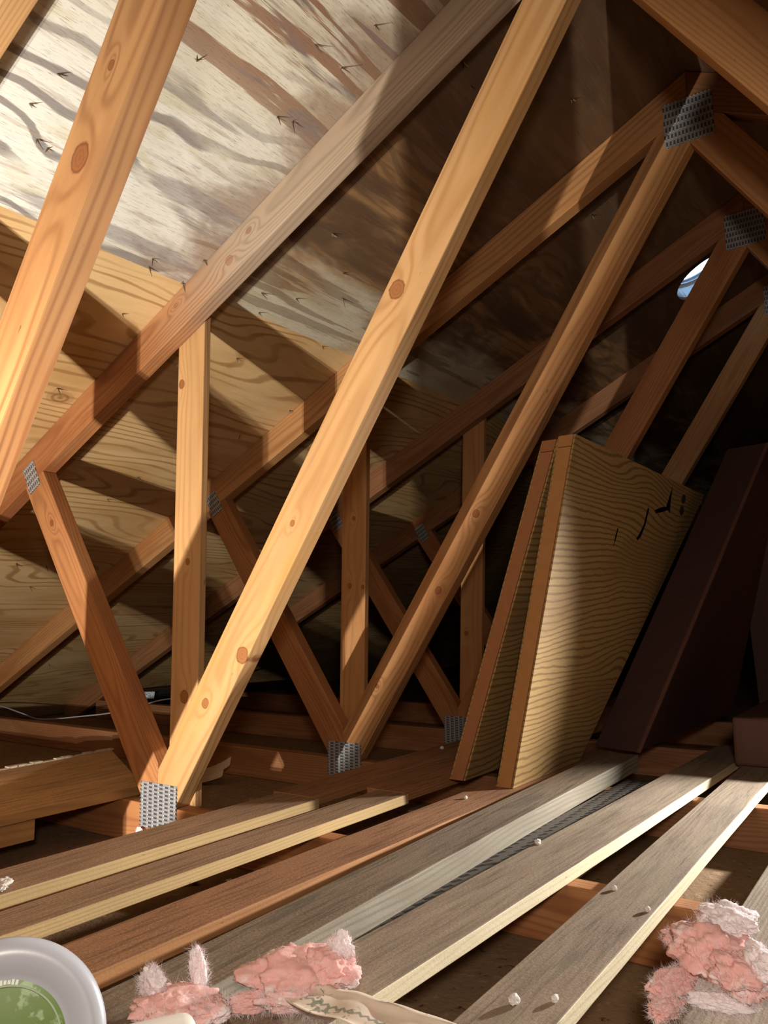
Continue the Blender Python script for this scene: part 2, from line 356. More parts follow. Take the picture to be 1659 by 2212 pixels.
LAB = {0: 'nearest roof truss, its thick orange diagonal running up the far left edge',
 1: 'second roof truss from the viewer, long pale yellow diagonal with round dark knots',
 2: 'third roof truss, its peak joined by a square steel plate near the upper right corner',
 3: 'fourth roof truss, its peak plate just behind the nearer peak plate at the right',
 4: 'fifth roof truss back, its diagonal rising just right of the leaning plywood panels',
 }
NAMES = {'D': 'inner_web', 'S': 'outer_web', 'C': 'top_chord'}
for k in range(5):
    y = (k - 1) * SP
    root = tag(empty('roof_truss', (RX, y, CB)), LAB[k], 'roof truss', 'roof trusses in a row')
    bpy.context.view_layer.update()
    L = LOOK.get(k, dict(D=(M_ORG, M_RED, M_BRN, M_RED)[k % 4], S=M_RED, C=M_BRN, B=M_BRN))
    member('bottom_chord', pB, 0.0, y, L['B'], root)
    member('top_chord', pC, aC, y, L['C'], root, knots=L.get('kC'))
    member('top_chord', mir(pC)[::-1], math.pi - aC, y, M_BRN, root)
    member('inner_web', pD, aD, y, L['D'], root, knots=L.get('kD'))
    member('inner_web', mir(pD)[::-1], math.pi - aD, y, M_ORG, root)
    member('outer_web', pS, aS, y, L['S'], root, knots=L.get('kS'))
    member('outer_web', mir(pS)[::-1], math.pi - aS, y, M_RED, root)
    plate(0.006, -0.046, 0.110, 0.090, 0, y, root)
    plate(2 * RX - 0.006, -0.046, 0.110, 0.090, 0, y, root)
    plate(0.972, 1.400, 0.102, 0.104, 90, y, root)
    plate(-0.508, 0.687, 0.072, 0.048, -60, y, root)
    plate(2 * RX + 0.508, 0.687, 0.072, 0.048, 60, y, root)
bpy.context.view_layer.update()

# uprights nailed to the back of the trusses
def upright(k, xl0, xl1, label, mat, knots, top=None):
    y = (k - 1) * SP + TH + 0.0008; w = 0.083
    z0, z1 = -0.05, 1.2
    poly = [(xl0, z0), (xl0 + w, z0), (xl1 + w, z1), (xl1, z1)]
    poly = clip(poly, -nC[0], -nC[1], -(oC + 0.006))
    a = math.pi / 2 - math.atan2(xl1 - xl0, z1 - z0)
    o = member('upright_board', poly, a, y, mat, None, th=0.019, knots=knots)
    return tag(o, label, 'board', 'uprights nailed behind the trusses')
upright(0, -0.012, -0.010, 'upright board behind the nearest truss', M_YEL, None)
upright(1, -0.013, -0.009, 'pale yellow upright board behind the left foot of the long knotty diagonal', M4(W_YEL, off=9.0, ring=0.012, contrast=0.55), [(0.003, 0.844, 0.010), (0.031, 0.169, 0.013), (0.034, 0.45, 0.007)])
upright(2, -0.044, -0.013, 'upright board with two long dark resin streaks, in the middle', M4(W_ORG, off=12.0, ring=0.011, contrast=0.6), [(-0.002, 0.414, 0.008), (0.043, 0.409, 0.006), (0.014, 0.601, 0.006)])
upright(3, -0.017, 0.038, 'dim upright board left of the leaning plywood panels', M4(W_ORG, off=15.0, ring=0.012, contrast=0.5), [(0.021, 0.268, 0.008)])
upright(4, -0.015, 0.02, 'furthest upright board, a sliver behind the top of the leaning panels', M_BRN, None)

# ------------------------------------------------------------------ structure: roof deck, floor, end walls
def sheet(name, x0, x1, y0, y1, mat, hole=None, mirror=False):
    g = 0.0
    c, s = math.cos(aC), math.sin(aC)
    L = (x1 - x0) / c - g + (0.012 if x1 == RX and not mirror else 0)
    mw = Matrix(((0, c, s, x0), (1, 0, 0, y0), (0, s, -c, roofz(x0)), (0, 0, 0, 1)))
    if mirror: mw = Matrix(((0, -c, -s, 2 * RX - x0), (1, 0, 0, y0), (0, s, -c, roofz(x0)), (0, 0, 0, 1)))
    bm = bmesh.new(); W = y1 - y0 - g
    vs = [bm.verts.new(p) for p in ((g, g, -0.0005), (W, g, -0.0005), (W, L, -0.0005), (g, L, -0.0005))]
    for i in range(4): bm.edges.new((vs[i], vs[(i + 1) % 4]))
    if hole:
        hx, hy, hr = hole; u, v = hy - y0, (hx - x0) / c
        hv = [bm.verts.new((u + hr * math.cos(t), v + hr * math.sin(t), -0.0005)) for t in [2 * math.pi * i / 40 for i in range(40)]]
        for i in range(40): bm.edges.new((hv[i], hv[(i + 1) % 40]))
    bmesh.ops.triangle_fill(bm, use_beauty=True, edges=bm.edges[:])
    ex = bmesh.ops.extrude_face_region(bm, geom=bm.faces[:])
    bmesh.ops.translate(bm, verts=[e for e in ex['geom'] if isinstance(e, bmesh.types.BMVert)], vec=(0, 0, -0.0125))
    o = finish(bm, name, mat, None, mw)
    return tag(o, kind='structure')
SEAM = 0.050
VENT = (0.80, 1.56, 0.112)
ys = (-3.0, 0.019, 2.457, 6.6)
for i in range(3):
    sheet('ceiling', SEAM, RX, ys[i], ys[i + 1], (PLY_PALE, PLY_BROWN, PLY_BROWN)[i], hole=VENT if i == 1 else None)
ys2 = (-3.0, -1.2, 1.238, 6.6)
for i in range(3):
    sheet('ceiling', -1.04, SEAM, ys2[i], ys2[i + 1], PLY_TAN)
    sheet('ceiling', -2.45, -1.04, ys[i], ys[i + 1], PLY_TAN)
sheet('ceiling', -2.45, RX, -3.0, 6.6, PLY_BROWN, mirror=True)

def floor_mat():
    t = NT('dusty_ceiling_board'); x, y, z = t.obj(); v = t.xyz(x, y, z)
    n1 = t.noise(v, 3, 5, 0.6); n2 = t.noise(v, 60, 4, 0.7)
    col = t.mix(n1, (0.17, 0.105, 0.058), (0.29, 0.185, 0.105))
    col = t.mix(t.step(n2, 0.55, 0.75), col, (0.36, 0.25, 0.15))
    col = t.mix(t.step(n2, 0.40, 0.30), col, (0.06, 0.035, 0.02))
    t.bump(t.M('ADD', n1, n2), 0.6, 0.004)
    return t.fin(col, 0.9, 0.1)
M_FLOOR = floor_mat()
bm = bmesh.new(); boxm(bm, (-2.5, -3.0, CB - 0.014), (2 * RX + 2.5, 6.6, CB - 0.0006)); tag(finish(bm, 'floor', M_FLOOR), kind='structure')
M_WALL = plain('dark_gable_boards', (0.10, 0.06, 0.035), 0.85, 0.1, 0, 0.3, 12)
for nm, yy in (('wall_front', -3.0), ('wall_back', 6.55)):
    bm = bmesh.new(); prism(bm, [(-2.45, yy, CB), (2 * RX + 2.45, yy, CB), (2 * RX + 2.45, yy, -0.1), (RX, yy, roofz(RX) - 0.002), (-2.45, yy, -0.1)], (0, 0.05, 0)); tag(finish(bm, nm, M_WALL), kind='structure')
for nm, xx in (('wall_left', -2.42), ('wall_right', 2 * RX + 2.39)):
    bm = bmesh.new(); boxm(bm, (xx, -3.0, CB), (xx + 0.03, 6.55, -0.185 + 0.2)); 
    o = finish(bm, nm, M_WALL); tag(o, kind='structure')

# round roof vent let into the deck
def roof_frame(x, y):
    c, s = math.cos(aC), math.sin(aC)
    return Matrix(((0, c, s, x), (1, 0, 0, y), (0, s, -c, roofz(x)), (0, 0, 0, 1)))
vent = tag(empty('roof_vent'), 'round roof vent glowing with blue daylight near the ridge', 'vent')
vent.matrix_basis = roof_frame(VENT[0], VENT[1]); bpy.context.view_layer.update()
M_VENT = plain('grey_vent_metal', (0.30, 0.34, 0.40), 0.4, 0.5, 0.6, 0.05)
def ring_bm(bm, r0, r1, z0, z1, n=40):
    q = []
    for i in range(n):
        c, s = math.cos(2 * math.pi * i / n), math.sin(2 * math.pi * i / n)
        q.append([bm.verts.new((r * c, r * s, zz)) for r, zz in ((r0, z0), (r1, z0), (r1, z1), (r0, z1))])
    for i in range(n):
        a, b = q[i], q[(i + 1) % n]
        for j in range(4): bm.faces.new((a[j], a[(j + 1) % 4], b[(j + 1) % 4], b[j]))
bm = bmesh.new(); ring_bm(bm, VENT[2] + 0.001, VENT[2] + 0.004, -0.055, -0.014); finish(bm, 'throat', M_VENT, vent, vent.matrix_basis.copy(), smooth=False)
bm = bmesh.new()
for zz in (-0.066, -0.078): ring_bm(bm, VENT[2] - 0.012, VENT[2] + 0.02, zz, zz + 0.004)
finish(bm, 'louvre_rings', M_VENT, vent, vent.matrix_basis.copy())
bm = bmesh.new(); bmesh.ops.create_cone(bm, cap_ends=True, segments=40, radius1=0.135, radius2=0.15, depth=0.012, matrix=Matrix.Translation((0, 0, -0.15))); finish(bm, 'hood', M_VENT, vent, vent.matrix_basis.copy())

# ------------------------------------------------------------------ planks lying across the bottom chords
def plank(name, x0, x1, y0, y1, top, th, mat, label, cat='plank', slant=0.0, wob=0.003, seed=0, group='loose planks on the ceiling joists', rot=0.0):
    n = 40; bm = bmesh.new(); L = y1 - y0; cx = (x0 + x1) / 2; hw = (x1 - x0) / 2
    rows = []
    for i in range(n + 1):
        t = i / n; s = t * L
        w = wob * (mnoise.noise((seed * 7.1, s * 1.3, 0)) * 1.5); w2 = 0.0016 * mnoise.noise((seed * 3.3, s * 9, 5))
        a, b = hw + w - 0 , -hw + w
        e = slant if i == n else 0
        # local X along plank (world +y), local Y = world -x, local Z up
        rows.append([bm.verts.new(p) for p in ((s + (e if i == n else 0), a, 0), (s - (e if i == n else 0), b + w2, 0), (s - (e if i == n else 0), b + w2 * 0.5, -th), (s + (e if i == n else 0), a, -th))])
    for i in range(n):
        for j in range(4): bm.faces.new((rows[i][j], rows[i][(j + 1) % 4], rows[i + 1][(j + 1) % 4], rows[i + 1][j]))
    bm.faces.new(rows[0]); bm.faces.new(rows[-1][::-1])
    mw = Matrix(((0, -1, 0, cx), (1, 0, 0, y0), (0, 0, 1, top), (0, 0, 0, 1)))
    if rot: pv = Vector((cx, -0.1, 0)); mw = Matrix.Translation(pv) @ Matrix.Rotation(rot, 4, 'Z') @ Matrix.Translation(-pv) @ mw
    o = finish(bm, name, mat, None, mw, 0.0015)
    return tag(o, label, cat, group)
TOP = CT + 0.0195; T1 = 0.019
plank('plank', 0.190, 0.296, -1.0, 0.155, TOP, T1, M_PLANK, 'dusty plank nearest the steel plate at the foot of the long diagonal', seed=1)
plank('plank', 0.172, 0.278, 0.158, 2.3, TOP, T1, M_PLANK_R, 'dark plank continuing the line of the leftmost plank past the second truss foot', seed=2)
plank('plank', 0.350, 0.426, -1.0, 0.283, TOP, T1, M_PLANK, 'reddish plank with a bright yellow sawn edge, second from the left', seed=3)
plank('plank', 0.318, 0.412, 0.287, 2.2, TOP, T1, M_PLANK_R, 'dark-edged plank running on beyond the yellow-edged one', seed=4)
plank('plank', 0.507, 0.599, -1.0, 1.9, TOP, T1, M_PLANK_R, 'narrow reddish plank the leaning panels stand on', seed=5)
plank('plank', 0.655, 0.735, -0.74, 0.86, -0.009, 0.0355, M_PLANK_G, 'thick grey plank with a worn rounded edge and dark scuffs', seed=6, rot=0.03)
plank('plank', 0.777, 0.872, -0.74, 1.22, TOP, T1, M_PLANK_W, 'dusty rough plank with a bright edge, right of the thick grey one', seed=7, wob=0.003, rot=-0.03)
plank('plank', 0.943, 1.0225, -0.9, 1.22, TOP, T1, M_PLANK_W, 'dusty plank with crumbs on top and a chipped white edge, lower right', seed=8, wob=0.003, rot=0.018)
plank('plank', 1.106, 1.36, -0.9, 0.9, TOP, T1, M_PLANK_W, 'broad dusty board in the lower right corner under the pink tuft', seed=9)
# wide short board on the left with slanted end
bm = bmesh.new()
pts = [(-0.112, -1.0), (-0.109, 0.052), (-0.568, 0.302), (-0.50, -1.0)]
cx = -0.32
prism(bm, [(y + 1.0, -(x - cx), 0) for x, y in pts], (0, 0, -0.02))
tag(finish(bm, 'wide_board', M_WIDE, None, Matrix(((0, -1, 0, cx), (1, 0, 0, -1.0), (0, 0, 1, -0.0245), (0, 0, 0, 1))), 0.0015), 'wide brown board with a skewed end, left of the steel plated truss foot', 'board')
wb = bpy.data.objects['wide_board']
bm = bmesh.new(); rr0 = random.Random(5); q0, q1 = Vector((1.302, 0.248, 0)), Vector((0.0, 0.18, 0)); N = 60
for i in range(N):
    a = q0.lerp(q1, i / N); b = q0.lerp(q1, (i + 1.2) / N); e = Vector((0, rr0.uniform(0.001, 0.006), 0)); h = rr0.uniform(0.001, 0.005)
    prism(bm, [a - Vector((0, 0.012, 0)), b - Vector((0, 0.012, 0)), b + e, a + e * rr0.uniform(0.3, 1)], (0, 0, h))
fr = finish(bm, 'frayed_edge', plain('frayed_pale_wood', (0.50, 0.42, 0.32), 0.85, 0.1, 0, 0.3, 80), wb, wb.matrix_basis.copy()); fr['label'] = 'pale splintered edge'
bm = bmesh.new(); boxm(bm, (0, -0.05, -0.04), (0.30, 0.05, 0)); 
tag(finish(bm, 'wood_block', M_WIDE, None, Matrix(((0, -1, 0, -0.17), (1, 0, 0, -0.49), (0, 0, 1, -0.0455), (0, 0, 0, 1))), 0.002), 'short wood block tucked under the wide brown board', 'block')

# punched steel strap between planks
def strap_mat():
    t = NT('punched_dark_steel'); x, y, z = t.obj()
    cx = t.M('DIVIDE', x, 0.026); cy = t.M('DIVIDE', t.M('ADD', y, t.M('MULTIPLY', x, 0.35)), 0.021)
    cy = t.M('ADD', cy, t.M('MULTIPLY', t.M('FLOOR', cx), 0.5))
    fx, fy = t.M('FRACT', cx), t.M('FRACT', cy)
    sl = t.M('MULTIPLY', t.M('MULTIPLY', t.step(fx, 0.1, 0.2), t.step(fx, 0.9, 0.8)), t.M('MULTIPLY', t.step(fy, 0.28, 0.36), t.step(fy, 0.72, 0.64)))
    col = t.mix(sl, (0.10, 0.085, 0.07), (0.008, 0.007, 0.006)); t.b.inputs['Metallic'].default_value = 0.3
    t.bump(t.M('SUBTRACT', 1.0, sl), 0.8, 0.002)
    return t.fin(col, 0.55, 0.4)
bm = bmesh.new(); boxm(bm, (0, -0.037, 0), (1.05, 0.037, 0.0012))
tag(finish(bm, 'steel_strap', strap_mat(), None, Matrix(((0, -1, 0, 0.757), (1, 0, 0, -0.32), (0, 0, 1, CT + 0.0004), (0, 0, 0, 1)))), 'dark punched steel strap in the gap beside the thick grey plank', 'strap')

# ------------------------------------------------------------------ leaning panels
def panel(name, poly, x0, th, lean, label, strip_col, split):
    """poly in (y, z); x = x0 + lean * (z - zmin)"""
    zb = min(p[1] for p in poly)
    X = lambda z, k: x0 + lean * (z - zb) + k
    root = tag(empty(name, (x0, poly[0][0], zb)), label, 'panel', 'framed plywood panels leaning together'); bpy.context.view_layer.update()
    mw = Matrix.Translation(root.location); o0 = root.location
    def sl(pp, k0, k1, nm, mat, bev=0.001):
        bm = bmesh.new()
        prism(bm, [Vector((X(z, k0), y, z)) - o0 for y, z in pp], (k1 - k0, 0, 0)); return finish(bm, nm, mat, root, mw, bev)
    ins = [(poly[0][0] + 0.003, poly[0][1]), (poly[1][0] + 0.003, poly[1][1]), poly[2], poly[3]]
    sl(ins, th - 0.004, th, 'plywood_face', PLY_PANEL, 0.0005)
    sl(ins, 0, 0.004, 'plywood_back', PLY_PANEL, 0.0005)
    (ya, za), (yb, zb2) = poly[0], poly[1]
    m = (ya + (yb - ya) * split, za + (zb2 - za) * split)
    fr = 0.035
    sl([(ya, za), m, (m[0] + fr, m[1]), (ya + fr, za)], 0.0045, th - 0.0045, 'edge_stile', strip_col)
    sl([(m[0], m[1] + 0.001), (yb, zb2), (yb + fr, zb2), (m[0] + fr, m[1] + 0.001)], 0.003, th - 0.0042, 'edge_block', strip_col)
    sl([(yb + fr, zb2 - 0.03), (yb + fr, zb2 - 0.0005), (poly[2][0], poly[2][1] - 0.0005), (poly[2][0], poly[2][1] - 0.03)], 0.0045, th - 0.0045, 'top_rail', strip_col)
    return root, X
M_STILE = plain('orange_stile_wood', (0.44, 0.205, 0.068), 0.65, 0.25, 0, 0.15, 60)
M_STILE_R = plain('red_stile_wood', (0.36, 0.15, 0.06), 0.65, 0.25, 0, 0.15, 60)
zp = TOP + 0.0005
p2, X2 = panel('plywood_panel', [(0.430, zp), (0.46, 0.703), (1.56, 0.703), (0.80, zp)], 0.545, 0.0385, 0.215, 'yellow plywood panel facing the right, front one of the leaning pair', M_STILE, 0.965)
p1, X1 = panel('plywood_panel', [(0.445, zp), (0.47, 0.700), (1.15, 0.700), (0.72, zp)], 0.424, 0.0385, 0.325, 'dark plywood panel leaning behind the yellow one, only its reddish edge lit', M_STILE_R, 0.965)
# torn holes in the yellow face
M_BLACK = plain('hole_black', (0.006, 0.004, 0.003), 0.95, 0.02)
def crack(pts, y0, z0, sc=1.0):
    bm = bmesh.new(); o0 = p2.location
    vs = []
    for dy, dz in pts:
        z = z0 + dz * sc; vs.append(bm.verts.new(Vector((X2(z, 0.0387), y0 + dy * sc, z)) - o0))
    f = bm.faces.new(vs); ex = bmesh.ops.extrude_face_region(bm, geom=[f]); bmesh.ops.translate(bm, verts=[v for v in ex['geom'] if isinstance(v, bmesh.types.BMVert)], vec=(0.0003, 0, 0))
    return finish(bm, 'torn_hole', M_BLACK, p2, Matrix.Translation(o0))
crack([(-0.10, -0.035), (-0.04, -0.02), (0.0, -0.015), (0.03, 0.045), (0.035, 0.0), (0.045, -0.03), (0.02, -0.022), (-0.03, -0.033), (-0.085, -0.042)], 1.17, 0.64, 1.0)
crack([(-0.02, -0.03), (0.0, -0.02), (0.02, 0.01), (0.03, 0.05), (0.018, 0.05), (0.008, 0.01), (-0.012, -0.012), (-0.03, -0.026)], 0.99, 0.55, 1.1)
crack([(-0.004, -0.025), (0.006, 0.0), (0.01, 0.02), (0.003, 0.02), (-0.003, 0.0)], 0.80, 0.515)
M_SLOT = plain('grey_slot', (0.045, 0.042, 0.04), 0.6, 0.3)
bm = bmesh.new(); o0 = p2.location
for zc in (0.664, 0.630):
    ring = []
    for i in range(18):
        a = 2 * math.pi * i / 18; z = zc + 0.014 * math.sin(a); ring.append(Vector((X2(z, 0.0387), 1.33 + 0.022 * math.cos(a), z)) - o0)
    prism(bm, ring, (0.0004, 0, 0))
finish(bm, 'finger_slot', M_SLOT, p2, Matrix.Translation(o0))

# dark box-like panel in front of the right part
M_DARK = wood('dark_red_wood', (0.075, 0.034, 0.028), (0.05, 0.021, 0.018), contrast=0.4)
A, B = Vector((0.585, 0.90, -0.004)), Vector((0.700, 0.865, -0.005)); A1 = Vector((0.83, 1.50, 0.79)); B1 = Vector((0.945, 1.465, 0.83))
dk = tag(empty('dark_panel', A), 'thick dark red-brown panel leaning right of the yellow plywood panel', 'panel'); bpy.context.view_layer.update()
bm = bmesh.new(); prism(bm, [B - A, B1 - A, Vector((0.945, 1.80, 0.83)) - A, Vector((0.735, 1.78, -0.004)) - A], (A - B)); finish(bm, 'core', M_DARK, dk, Matrix.Translation(A), 0.002)
bm = bmesh.new(); d = (B1 - B); e = (B - A).normalized()
prism(bm, [B - A + e * 0.0005, B - A + e * 0.012, B1 - A + e * 0.012, B1 - A + e * 0.0005], (0, 0.012, 0)); finish(bm, 'edge_lip', wood('reddish_lip_wood', (0.15, 0.065, 0.045), (0.10, 0.042, 0.03), contrast=0.4), dk, Matrix.Translation(A), 0.001)
bm = bmesh.new(); prism(bm, [(0, 0, 0), (0, 0.21, 0), (0.83, 0.25, 0), (0.83, 0.03, 0)], (0, 0, -0.02))
tag(finish(bm, 'offcut_board', M_DARK, None, Matrix(((0, -1, 0, 0.99), (0, 0, -1, 2.0), (1, 0, 0, CT), (0, 0, 0, 1))), 0.002), 'dark reddish board standing on end at the far right edge', 'board')
# timber end with rounded corners on the right planks
bm = bmesh.new(); bmesh.ops.create_cube(bm, size=1.0, matrix=Matrix.Translation((0.25, 0, 0.055)) @ Matrix.Diagonal((0.5, 0.24, 0.110, 1)))
tag(finish(bm, 'timber_offcut', wood('dark_timber', (0.12, 0.055, 0.04), (0.075, 0.034, 0.025), contrast=0.4), None, Matrix(((0, -1, 0, 1.030), (1, 0, 0, 0.925), (0, 0, 1, TOP + 0.0005), (0, 0, 0, 1))), 0.007), 'thick timber offcut with rounded corners lying on the right hand planks', 'timber')

# ------------------------------------------------------------------ nails through the deck
M_NAIL = plain('dull_steel', (0.16, 0.13, 0.10), 0.45, 0.5, 0.7, 0.2)
M_SPL = plain('splintered_veneer', (0.42, 0.30, 0.17), 0.8, 0.15)
NAILS = [(0.287, -0.457), (0.416, -0.293), (0.543, -0.145), (0.545, -0.072), (0.624, -0.079), (0.182, -0.426), (0.178, -0.403), (0.421, -0.105), (0.429, -0.074), (0.227, -0.466), (0.055, -0.097), (-0.069, -0.068), (0.118, -0.006), (0.052, -0.006), (0.667, 0.183), (0.681, 0.124), (0.782, 0.419), (0.672, 0.819), (0.043, 0.479), (0.181, 0.39), (-0.182, 0.6), (-0.078, 0.283), (-0.315, 0.53), (0.106, 0.181), (0.298, 0.205), (0.235, 0.325), (0.129, 0.276), (-0.31, -0.063), (-0.671, 0.337), (-1.153, 0.392), (-1.028, 0.37), (-1.023, 0.265), (-0.558, 0.356), (-1.738, 0.838), (0.074, -0.103), (0.059, 0.222), (-0.604, 1.106)]
def nail(x, y):
    bm = bmesh.new(); L = random.uniform(0.014, 0.026)
    tl = Matrix.Rotation(random.uniform(-0.5, 0.5), 4, 'X') @ Matrix.Rotation(random.uniform(-0.5, 0.5), 4, 'Y')
    bmesh.ops.create_cone(bm, cap_ends=True, segments=8, radius1=0.0016, radius2=0.0003, depth=L, matrix=tl @ Matrix.Translation((0, 0, L / 2)))
    o = finish(bm, 'nail', M_NAIL, None, roof_frame(x, y))
    bm = bmesh.new()
    for i in range(2):
        a = random.uniform(0, 6.28); l = random.uniform(0.005, 0.014); w = 0.0012
        d = Vector((math.cos(a) * 0.7, math.sin(a) * 0.3, random.uniform(0.3, 0.9))).normalized() * l; n = Vector((-math.sin(a), math.cos(a), 0)) * w
        base = Vector((math.cos(a) * 0.002, math.sin(a) * 0.002, 0.0))
        prism(bm, [base - n, base + n, base + d], (0.0004, 0.0004, 0.0004))
    finish(bm, 'splinter', M_SPL, o, o.matrix_basis.copy())
    where = ('in the pale upper roof sheet between the two nearest trusses' if x > SEAM and y < 0.02 else 'in the brown stained roof sheet past the second truss' if x > SEAM else 'in the tan lower roof sheet near the second truss' if y < 0.3 else 'in the tan lower roof sheet further back')
    tag(o, 'splintered nail tip ' + where, 'nail', 'nail tips through the roof deck')
for x, y in NAILS: nail(x, y)

# ------------------------------------------------------------------ pink insulation
def fluff_mat(name, c, c2):
    t = NT(name); x, y, z = t.obj(); v = t.xyz(x, y, z)
    n = t.noise(v, 45, 4, 0.6)
    col = t.mix(n, c, c2)
    col = t.mix(t.M('MULTIPLY', t.step(t.noise(t.xyz(t.M('MULTIPLY', x, 1.0), t.M('MULTIPLY', y, 0.6), z), 34, 4, 0.7), 0.52, 0.66), 0.8), col, (0.95, 0.86, 0.87))
    t.b.inputs['Subsurface Weight'].default_value = 0.25; t.b.inputs['Subsurface Radius'].default_value = (0.01, 0.004, 0.003); t.b.inputs['Subsurface Scale'].default_value = 0.6
    t.bump(t.noise(v, 420, 4, 0.8), 0.5, 0.002)
    return t.fin(col, 0.85, 0.1)
M_PINK = fluff_mat('pink_fibreglass', (0.84, 0.40, 0.36), (0.93, 0.60, 0.56)); M_PALE = fluff_mat('pale_pink_fibreglass', (0.90, 0.74, 0.74), (0.96, 0.90, 0.91))
def lobe(bm, c, r, seed, amp=0.35, sub=5, M=None):
    mw = Matrix.Translation(c) @ (M or Matrix()) @ Matrix.Diagonal((*r, 1))
    res = bmesh.ops.create_icosphere(bm, subdivisions=sub, radius=1.0)
    for v in res['verts']:
        p = v.co.copy(); k = 1 + amp * mnoise.fractal((p * 1.6 + Vector((seed, seed * 2, 0))), 0.8, 2.1, 4) ; k += 0.06 * mnoise.noise(p * 9 + Vector((seed, 0, 0)))
        k += 0.05 * mnoise.noise(Vector((p.x * 6, p.y * 26, p.z * 26)) + Vector((seed, 3, 0))); v.co = mw @ (p * k)
def tuft(name, loc, lobes, label, fibres=500, pale=()):
    root = tag(empty(name, loc), label, 'insulation', 'tufts of pink insulation'); bpy.context.view_layer.update(); mw = Matrix.Translation(loc)
    for grp, mat, nm in ((lobes, M_PINK, 'pink_wool'), (pale, M_PALE, 'pale_wool')):
        if not grp: continue
        bm = bmesh.new()
        for i, (c, r, rot) in enumerate(grp): lobe(bm, c, r, i * 3.7 + len(label), M=Matrix.Rotation(rot[0], 4, rot[1]))
        pts = [(v.co.copy(), v.normal.copy()) for v in bm.verts]
        finish(bm, nm, mat, root, mw, smooth=True)
    fb = bmesh.new(); rr = random.Random(len(label))
    for i in range(fibres * 6):
        c, r, rot = rr.choice(list(lobes) + list(pale)); d = Vector((rr.gauss(0, 1), rr.gauss(0, 1), rr.gauss(0, 1))).normalized()
        p = Matrix.Translation(c) @ Matrix.Rotation(rot[0], 4, rot[1]) @ Vector((d.x * r[0], d.y * r[1], d.z * r[2])); p = p * 1.0
        tdir = (d.cross(Vector((rr.gauss(0, 1), rr.gauss(0, 1), rr.gauss(0, 1)))).normalized() + d * rr.uniform(-0.1, 0.45)).normalized()
        p *= 1.0; l = rr.uniform(0.004, 0.011) * (1.6 if rr.random() < 0.06 else 1); w = 0.00016; q = p + tdir * l; s = tdir.orthogonal().normalized() * w
        a = [fb.verts.new(k) for k in (p - s, p + s, q + d * 0.002)]; fb.faces.new(a)
    o = finish(fb, 'fibres', M_PALE, root, mw); o['kind'] = 'stuff'
    return root
tuft('insulation_tuft', (1.126, -0.262, TOP + 0.009), [((0.0, 0.0, 0.03), (0.034, 0.042, 0.022), (0.5, 'Z')), ((0.035, -0.03, 0.026), (0.026, 0.03, 0.016), (0.2, 'Y')), ((-0.018, -0.055, 0.014), (0.013, 0.032, 0.012), (-0.3, 'Z')), ((-0.022, 0.02, 0.026), (0.026, 0.016, 0.010), (0.3, 'Z')), ((-0.016, -0.085, 0.006), (0.010, 0.022, 0.009), (-0.2, 'Z'))],
     'pink and white insulation tuft curled over on the broad board, lower right', 900, [((0.012, 0.028, 0.05), (0.026, 0.03, 0.011), (0.5, 'Z')), ((0.05, -0.022, 0.034), (0.014, 0.026, 0.016), (0.4, 'Z')), ((0.02, -0.05, 0.006), (0.03, 0.012, 0.007), (0.2, 'Z'))])
tuft('insulation_tuft', (0.820, -0.500, -0.016), [((0.0, 0.0, 0.018), (0.046, 0.042, 0.018), (0.4, 'Z')), ((0.03, 0.008, 0.026), (0.026, 0.022, 0.016), (0.2, 'Z')), ((-0.012, -0.048, 0.010), (0.009, 0.026, 0.008), (-0.6, 'Z')), ((0.022, -0.04, 0.016), (0.024, 0.009, 0.008), (0.5, 'Z'))],
     'flat pink insulation tuft with a black splinter, beside the patterned scrap', 700, [((0.035, 0.018, 0.042), (0.012, 0.008, 0.014), (0.3, 'Y')), ((0.04, -0.02, 0.008), (0.022, 0.010, 0.006), (0.2, 'Z'))])
tuft('insulation_tuft', (0.774, -0.606, -0.006), [((0.0, 0.0, 0.010), (0.034, 0.032, 0.012), (0.5, 'Z')), ((0.025, 0.01, 0.01), (0.022, 0.02, 0.009), (0.1, 'Z')), ((0.02, -0.03, 0.008), (0.024, 0.014, 0.01), (0.1, 'Z'))],
     'ragged dusty pink insulation tuft beside the white bottle', 600, [((-0.028, -0.002, 0.022), (0.013, 0.008, 0.014), (0.3, 'Y')), ((-0.004, 0.030, 0.026), (0.006, 0.007, 0.021), (-0.25, 'Y'))])
tuft('insulation_tuft', (-0.035, -0.012, CB + 0.001), [((0, 0, 0.012), (0.018, 0.008, 0.010), (0.3, 'Z'))], 'tiny pale insulation wisp below the steel plate at the near truss foot', 60, [((0.0, 0.0, 0.022), (0.014, 0.005, 0.012), (0.6, 'Y'))])
# black splinter lying on the flat tuft
bm = bmesh.new(); boxm(bm, (-0.007, -0.0006, 0), (0.007, 0.0006, 0.001)); tag(finish(bm, 'black_splinter', M_BLACK, None, Matrix.Translation((0.807, -0.502, 0.0205)) @ Matrix.Rotation(-0.9, 4, 'Z')), 'thin black splinter on the flat pink insulation tuft', 'splinter')

